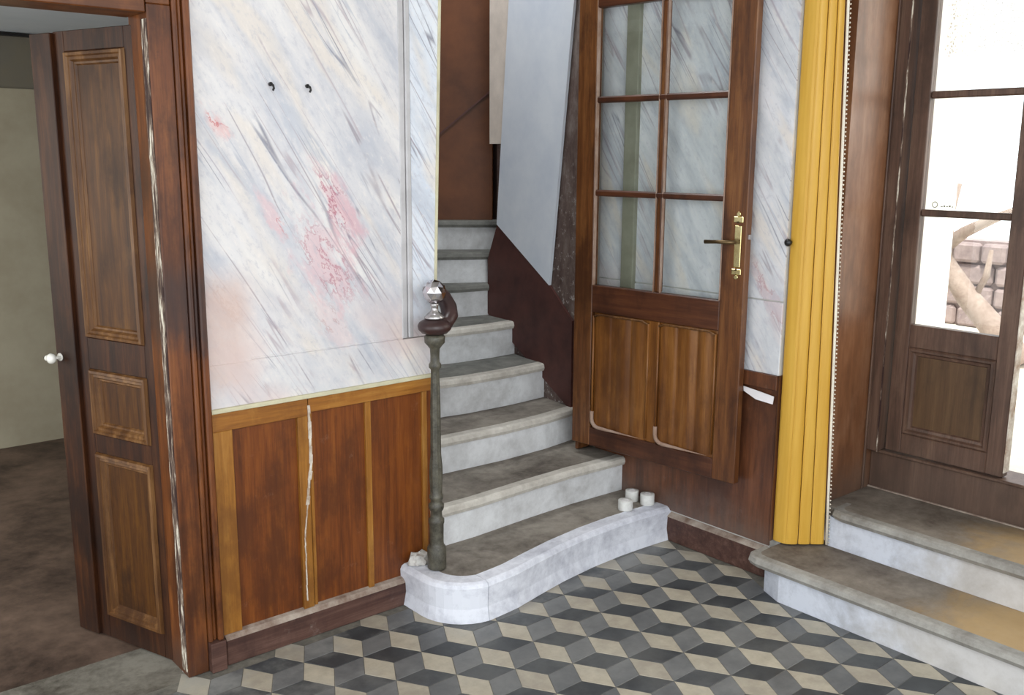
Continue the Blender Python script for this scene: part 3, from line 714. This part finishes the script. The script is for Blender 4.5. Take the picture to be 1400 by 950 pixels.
# ---------------------------------------------------------------- entrance steps and vestibule
es = empty('entrance_steps', (2.9, 1.4, 0), label='two blue-white stone steps leading up to the entrance door', cat='steps')
def est(name, mat, *a, **k):
    x0, x1, y0, y1_, z0, z1 = a
    return box(name, mat, es, x0 - 2.9, x1 - 2.9, y0 - 1.4, y1_ - 1.4, z0, z1, **k)
YL, YR = 1.928, .30
def nos(x, yl, z, th, name='nosing'):
    # rounded slab edge whose left corner is also rounded
    pl = [(x + .13, yl), (x + .05, yl - .0), (x + .015, yl - .02), (x, yl - .06), (x, YR)]
    inner = [(x + .13, yl - .03), (x + .07, yl - .035), (x + .055, yl - .05), (x + .05, yl - .08), (x + .05, YR)]
    def sh(d): return [(a + (b[0] - a) * d, c + (b[1] - c) * d) for (a, c), b in zip(pl, inner)]
    R_ = [(inner, z - th), (sh(.2), z - th), (sh(.0), z - th * .55), (sh(.12), z - .004), (sh(.35), z), (inner, z)]
    n_ = 5; vs_ = [(a - 2.9, b - 1.4, zz_) for r, zz_ in R_ for a, b in r]
    fs_ = [(a * n_ + b, a * n_ + b + 1, (a + 1) * n_ + b + 1, (a + 1) * n_ + b) for a in range(5) for b in range(4)]
    fs_ += [tuple(a * n_ for a in range(6)), tuple(a * n_ + 4 for a in range(6))]
    MB().add(vs_, fs_).build(name, M['entry_nosing'], es)
    return inner
in1 = nos(2.862, 2.045, .148, .034)
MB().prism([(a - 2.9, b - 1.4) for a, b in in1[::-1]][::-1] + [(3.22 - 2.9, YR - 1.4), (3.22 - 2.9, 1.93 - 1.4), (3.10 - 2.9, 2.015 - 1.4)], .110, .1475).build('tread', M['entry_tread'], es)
MB().prism([(2.888 - 2.9, YR - 1.4), (3.1 - 2.9, YR - 1.4), (3.1 - 2.9, 2.03 - 1.4), (3.045 - 2.9, 2.04 - 1.4), (2.935 - 2.9, 1.99 - 1.4), (2.893 - 2.9, 1.90 - 1.4)], .0, .1135).build('riser', M['entry_riser'], es)
in2 = nos(3.150, 1.885, .300, .034)
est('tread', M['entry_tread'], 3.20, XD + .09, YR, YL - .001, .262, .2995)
est('riser', M['entry_riser'], 3.180, XD - .004, YR, 1.885, .149, .2655)

# vestibule walls
vl = box('wall_vestibule', M['reveal'], None, 3.201, XD + .10, YL, 2.05, 0, 2.75); tag(vl, 'brown wood-lined reveal between the yellow curtain and the entrance door', 'wall', kind='structure')
box('jamb_bead', M['door3'], vl, XD - .06, XD - .045, YL - .008, YL - .001, .302, 2.7, bevel=.002)
tag(box('wall_vestibule_right', M['reveal'], None, XW + .15, XD + .10, .30, .42, .31, 2.75), 'brown reveal on the right side of the entrance', 'wall', kind='structure')
wf = MB(); wf.box(XD, XD + .14, .42, YL, 2.42, 3.0); wf.box(XD, XD + .14, .30, .95, .0, 2.42); wf.box(XD, XD + .14, YL + .13, 3.6, 0, 3.0); wf.box(XD, XD + .14, -1.6, .30, 0, 3.0)
wall_front = wf.build('wall_front', M['limewash']); tag(wall_front, 'front wall of the house around the entrance door', 'wall', kind='structure')
t3 = empty('trim_3', (XD, YL, .300), label='dark wooden sill and jamb of the entrance door', cat='door frame', kind='structure')
box('dust_line', M['base_dust'], t3, -.010, -.001, -.975, -.001, .0005, .006, bevel=.001)
box('sill_riser', M['door3'], t3, .0, .12, -.975, -.001, .001, .150, bevel=.002)
box('sill_board', M['door3'], t3, -.012, .13, -.975, -.001, .150, .162, bevel=.003)
box('jamb', M['door3'], t3, -.045, .06, -.048, -.001, .163, 2.15, bevel=.004)
box('head', M['door3'], t3, -.03, .06, -.975, -.001, 2.06, 2.12, bevel=.004)
box('worn_edge', M['worn_line'], t3, -.047, -.045, -.052, -.047, .163, 2.1)  # daylight leaking through the door crack, painted as a pale strip
# entrance door, left leaf
d3 = empty('door_3', (XD + .004, 1.873, .464), label='dark brown half-glazed entrance door leaf, closed', cat='door', kind='structure')
def e3(name, mat, y0, y1_, z0, z1, x0=0, x1=.040, bevel=.003): return box(name, mat, d3, x0, x1, -y1_, -y0, z0 - .464, z1 - .464, bevel=bevel)
e3('stile', M['door3'], 0, .062, .466, 2.35); e3('stile', M['door3'], .392, .456, .466, 2.35)
e3('rail', M['door3'], .062, .392, .466, .545); e3('rail', M['door3'], .062, .392, .888, .975); e3('rail', M['door3'], .062, .392, 2.27, 2.35)
for z in (1.385, 1.812): e3('muntin', M['door3'], .062, .392, z, z + .026, .004, .034, .005)
for a, b in ((.975, 1.385), (1.411, 1.812), (1.838, 2.27)): e3('pane', M['glass'], .062, .392, a, b, .018, .021, 0)
pr = MB().box(.016, .028, -.392, -.062, .545 - .464, .888 - .464).build('panel', M['door3_panel'], d3)
def ringx(y0, y1_, z0, z1, prof):
    m = MB().ring(y0, y1_, z0, z1, prof); m.v = [(b, a, c) for a, b, c in m.v]; return m
ringx(-.392, -.062, .545 - .464, .888 - .464, [(0, .002), (.006, -.004), (.014, -.004), (.020, .006), (.030, .008), (.034, .016)]).build('moulding', M['door3'], d3)
st_ = MB(); st_.tube([(.0165, -.108 + .010 * math.cos(a * PI / 8), .966 + .010 * math.sin(a * PI / 8)) for a in range(17)], .0015, 6)
for q in range(5): st_.box(.0155, .0175, -.138 - q * .010, -.131 - q * .010, .958, .962 + .003 * (q % 2))
st_.build('sticker', M['grey_upright'], d3)
box('worn_edge', M['edge_light'], d3, -.001, .041, -.460, -.4565, .02, 1.0)
# second leaf, opened outwards
d4 = empty('door_4', (XD + .05, .955, .464), math.radians(8), label='second entrance door leaf folded open to the outside at the right', cat='door', kind='structure')
box('stile', M['door3'], d4, 0, .06, -.04, 0, 0, 1.88, bevel=.003); box('stile', M['door3'], d4, .39, .45, -.04, 0, 0, 1.88, bevel=.003)
for a, b in ((0, .08), (.42, .51), (.92, .945), (1.35, 1.375), (1.80, 1.88)): box('rail', M['door3'], d4, .06, .39, -.04, 0, a, b, bevel=.003)
box('panel', M['door3_panel'], d4, .06, .39, -.028, -.014, .08, .42)
for a, b in ((.51, .92), (.945, 1.35), (1.375, 1.80)): box('pane', M['glass'], d4, .06, .39, -.022, -.019, a, b)

# lace behind the top panes
def _lace():
    m = bpy.data.materials.new('dotted_lace'); m.use_nodes = True; t = m.node_tree; b = t.nodes['Principled BSDF']
    b.inputs['Base Color'].default_value = lin((226, 206, 188)); b.inputs['Roughness'].default_value = .9
    tc = t.nodes.new('ShaderNodeTexCoord'); v = t.nodes.new('ShaderNodeTexVoronoi'); v.inputs['Scale'].default_value = 90
    r = t.nodes.new('ShaderNodeMapRange'); r.inputs[1].default_value = .30; r.inputs[2].default_value = .36; r.inputs[3].default_value = .7; r.inputs[4].default_value = .12
    t.links.new(tc.outputs['Object'], v.inputs[0]); t.links.new(v.outputs[0], r.inputs[0]); t.links.new(r.outputs[0], b.inputs['Alpha']); return m
M['lace'] = _lace()
m = MB(); vs_ = []
for k in range(41):
    y = 1.80 - .31 * k / 40; x = XD + .062 + .006 * math.sin(k * .9)
    vs_ += [(x, y, 1.97 - .012 * abs(math.sin(k * .45))), (x, y, 2.40)]
m.add(vs_, [(2 * k, 2 * k + 2, 2 * k + 3, 2 * k + 1) for k in range(40)], True)
lc = m.build('lace_curtain', M['lace']); tag(lc, 'thin dotted white lace curtain behind the top pane of the entrance door', 'curtain')

# ---------------------------------------------------------------- outdoors beyond the door
tag(box('ground', M['paving'], None, XD + .15, 14, -6, 10, .30, .40), 'bright pale paving outside the entrance', 'ground', kind='structure')
pw = box('gate_pier', M['white_out'], None, 5.0, 5.16, 2.452, 2.66, .40, 3.4, bevel=.01); tag(pw, 'white painted pier outside seen through the left of the lowest pane', 'pier')
rw = empty('garden_wall', (7.0, 3.0, .40), label='rough pinkish rubble wall behind the leaning trunk outside', cat='wall')
box('core', M['rubble'], rw, .06, .25, -1.6, .9, 0, .62)
for r in range(4):
    y = -1.6 + rnd.uniform(0, .1)
    while y < .85:
        w = rnd.uniform(.16, .34); h = .15; dx = rnd.uniform(-.03, .03)
        b_ = MB().box(0 + dx, .10, 0, w - .02, 0, h - .012).build('stone', M['rubble'], rw, .02)
        b_.location = (0, y, r * .155 + .002); y += w
tr = empty('leaning_tree', (5.9, 2.45, .40), label='bare pale trunk leaning across the lowest pane outside', cat='tree')
MB().tube([(.0, -.10, .0), (.0, -.02, .12), (.02, .10, .23), (.03, .24, .36), (.04, .36, .50), (.05, .43, .66), (.06, .44, .85), (.08, .40, 1.05)], [.10, .085, .075, .068, .062, .055, .045, .03], 14).build('trunk', M['trunk'], tr)
MB().tube([(.05, .43, .66), (.03, .30, .76), (.02, .15, .84), (.0, .02, .90)], [.045, .035, .03, .02], 10).build('branch', M['trunk'], tr)
MB().tube([(.03, .22, .34), (.06, .16, .50), (.05, .14, .66)], [.03, .022, .012], 10).build('branch', M['trunk'], tr)
for k in range(3):
    bu = MB(); r_ = random.Random(k)
    for q in range(140):
        c = Vector((r_.gauss(0, .12), r_.gauss(0, .13), abs(r_.gauss(.22, .14)))); a = r_.uniform(0, 6.28); l = .05
        d = Vector((math.cos(a), math.sin(a), r_.uniform(-.5, .8))) * l; n_ = Vector((-d.y, d.x, .3)).normalized() * .016
        bu.add([c - d * .5, c + n_, c + d * .5, c - n_], [(0, 1, 2, 3)])
    bu.tube([(0, 0, 0), (0, 0, .3)], .01, 5)
    o = bu.build('shrub', M['rubble']); o.location = (6.4 + .04 * k, 1.55 + .95 * k, .401)
    tag(o, ('dry twiggy shrub at the right of the leaning trunk', 'dry twiggy shrub in the middle behind the leaning trunk', 'dry twiggy shrub beside the white pier outside')[k], 'shrub')

# ---------------------------------------------------------------- newel post with ball
nx, ny, nz = 1.915, 2.668, .148
nw = empty('newel_post', (nx, ny, nz), label='slender cast-iron newel post with a glass ball and a dark scrolled rail end', cat='newel post')
prof = [(.031, .0), (.034, .005), (.034, .078), (.030, .084), (.026, .090), (.025, .100), (.0255, .165), (.028, .172), (.028, .184), (.021, .192), (.020, .214), (.025, .220), (.0275, .228), (.0275, .240), (.021, .246),
        (.0205, .256), (.025, .262), (.025, .272), (.021, .278), (.0225, .31), (.0245, .345), (.0235, .38), (.0195, .42), (.0185, .50), (.0185, .58), (.0165, .66), (.015, .715), (.015, .728), (.0215, .735), (.0215, .746), (.016, .753), (.0155, .775), (.017, .80), (.026, .812), (.035, .822), (.036, .842), (.030, .850)]
MB().lathe(prof, 32, fl=8, fa=.16, flr=(.28, .72)).build('shaft', M['iron'], nw)
MB().lathe([(.026, .850), (.045, .856), (.056, .868), (.058, .880), (.052, .892), (.036, .902), (.03, .905)], 28).build('scroll_block', M['rail_wood'], nw)
MB().tube([(.010, .010, .882), (.050, -.004, .888), (.074, .012, .905), (.084, .034, .935), (.080, .056, .965), (.064, .074, .99), (.042, .088, 1.008)], [.024, .027, .029, .030, .029, .027, .024], 14, .9).build('handrail_scroll', M['rail_wood'], nw)
MB().lathe([(.034, .905), (.036, .910), (.024, .922), (.013, .932), (.012, .945), (.016, .952), (.014, .958)], 24).build('ball_mount', M['silver'], nw)
bm = bmesh.new(); bmesh.ops.create_icosphere(bm, subdivisions=2, radius=.042); me = bpy.data.meshes.new('glass_ball')
for v in bm.verts: v.co *= 1 + .0
bm.to_mesh(me); bm.free(); me.materials.append(M['ball'])
ob = bpy.data.objects.new('glass_ball', me); C.objects.link(ob); ob.parent = nw; ob.location = (0, 0, .996); ob['label'] = 'faceted silvery glass ball'

# mortar lump between the post and the wall
m = MB(); r_ = random.Random(3); N = 14; rows = []
bm = bmesh.new(); bmesh.ops.create_icosphere(bm, subdivisions=3, radius=1)
for v in bm.verts:
    k = 1 + .18 * math.sin(v.co.x * 7 + 1) * math.cos(v.co.y * 6) + .1 * math.sin(v.co.z * 11)
    v.co = Vector((v.co.x * .045 * k, v.co.y * .030 * k, max(0, v.co.z * .042 * k)))
me = bpy.data.meshes.new('mortar_lump'); bm.to_mesh(me); bm.free(); me.materials.append(M['mortar'])
ml = bpy.data.objects.new('mortar_lump', me); C.objects.link(ml); ml.location = (1.892, 2.745, .1475)
tag(ml, 'crumbling white mortar lump between the newel post and the dado', 'mortar')

# ---------------------------------------------------------------- three white rolls on the bottom step
def roll(x, y, r, h, lab, tilt=None):
    e = empty('tape_roll', (x, y, .1455), label=lab, cat='roll', group='white rolls on the bottom step')
    a = MB().lathe([(r * .45, .001), (r * .98, .0), (r, .002), (r, h - .002), (r * .98, h), (r * .47, h - .001)], 28).build('tape', M['roll'], e)
    MB().lathe([(r * .46, .001), (r * .46, h + .001), (r * .38, h + .001), (r * .38, h * .6), (.001, h * .6)], 20).build('core', M['paper'], e)
    return e
roll(2.874, 2.648, .031, .040, 'white tape roll nearest the stair edge, leftmost of the three')
roll(2.975, 2.705, .028, .046, 'white tape roll at the back, middle of the three')
roll(2.992, 2.632, .030, .046, 'white tape roll nearest the side wall, rightmost of the three')

# ---------------------------------------------------------------- hall ceiling
uw = box('wall_stair_upper', M['limewash'], None, 1.9, 4.6, T1 - .05, T1, 3.0, 4.2); tag(uw, 'white wall closing the stairwell above the hall ceiling', 'wall', kind='structure')  # unseen, added with its return to keep sunlight out of the stairwell
box('return_wall', M['limewash'], uw, 4.5, 4.6, T1, 3.49, 0, 4.2)
tag(box('ceiling_stairwell', M['limewash'], None, 1.9, 4.6, T1, 6.0, 4.2, 4.25), 'high white ceiling over the stairwell', 'ceiling', kind='structure')
tag(box('ceiling', M['limewash'], None, -1.6, XD + .14, -1.0, T1, 3.0, 3.08), 'plain off-white ceiling of the hall', 'ceiling', kind='structure')
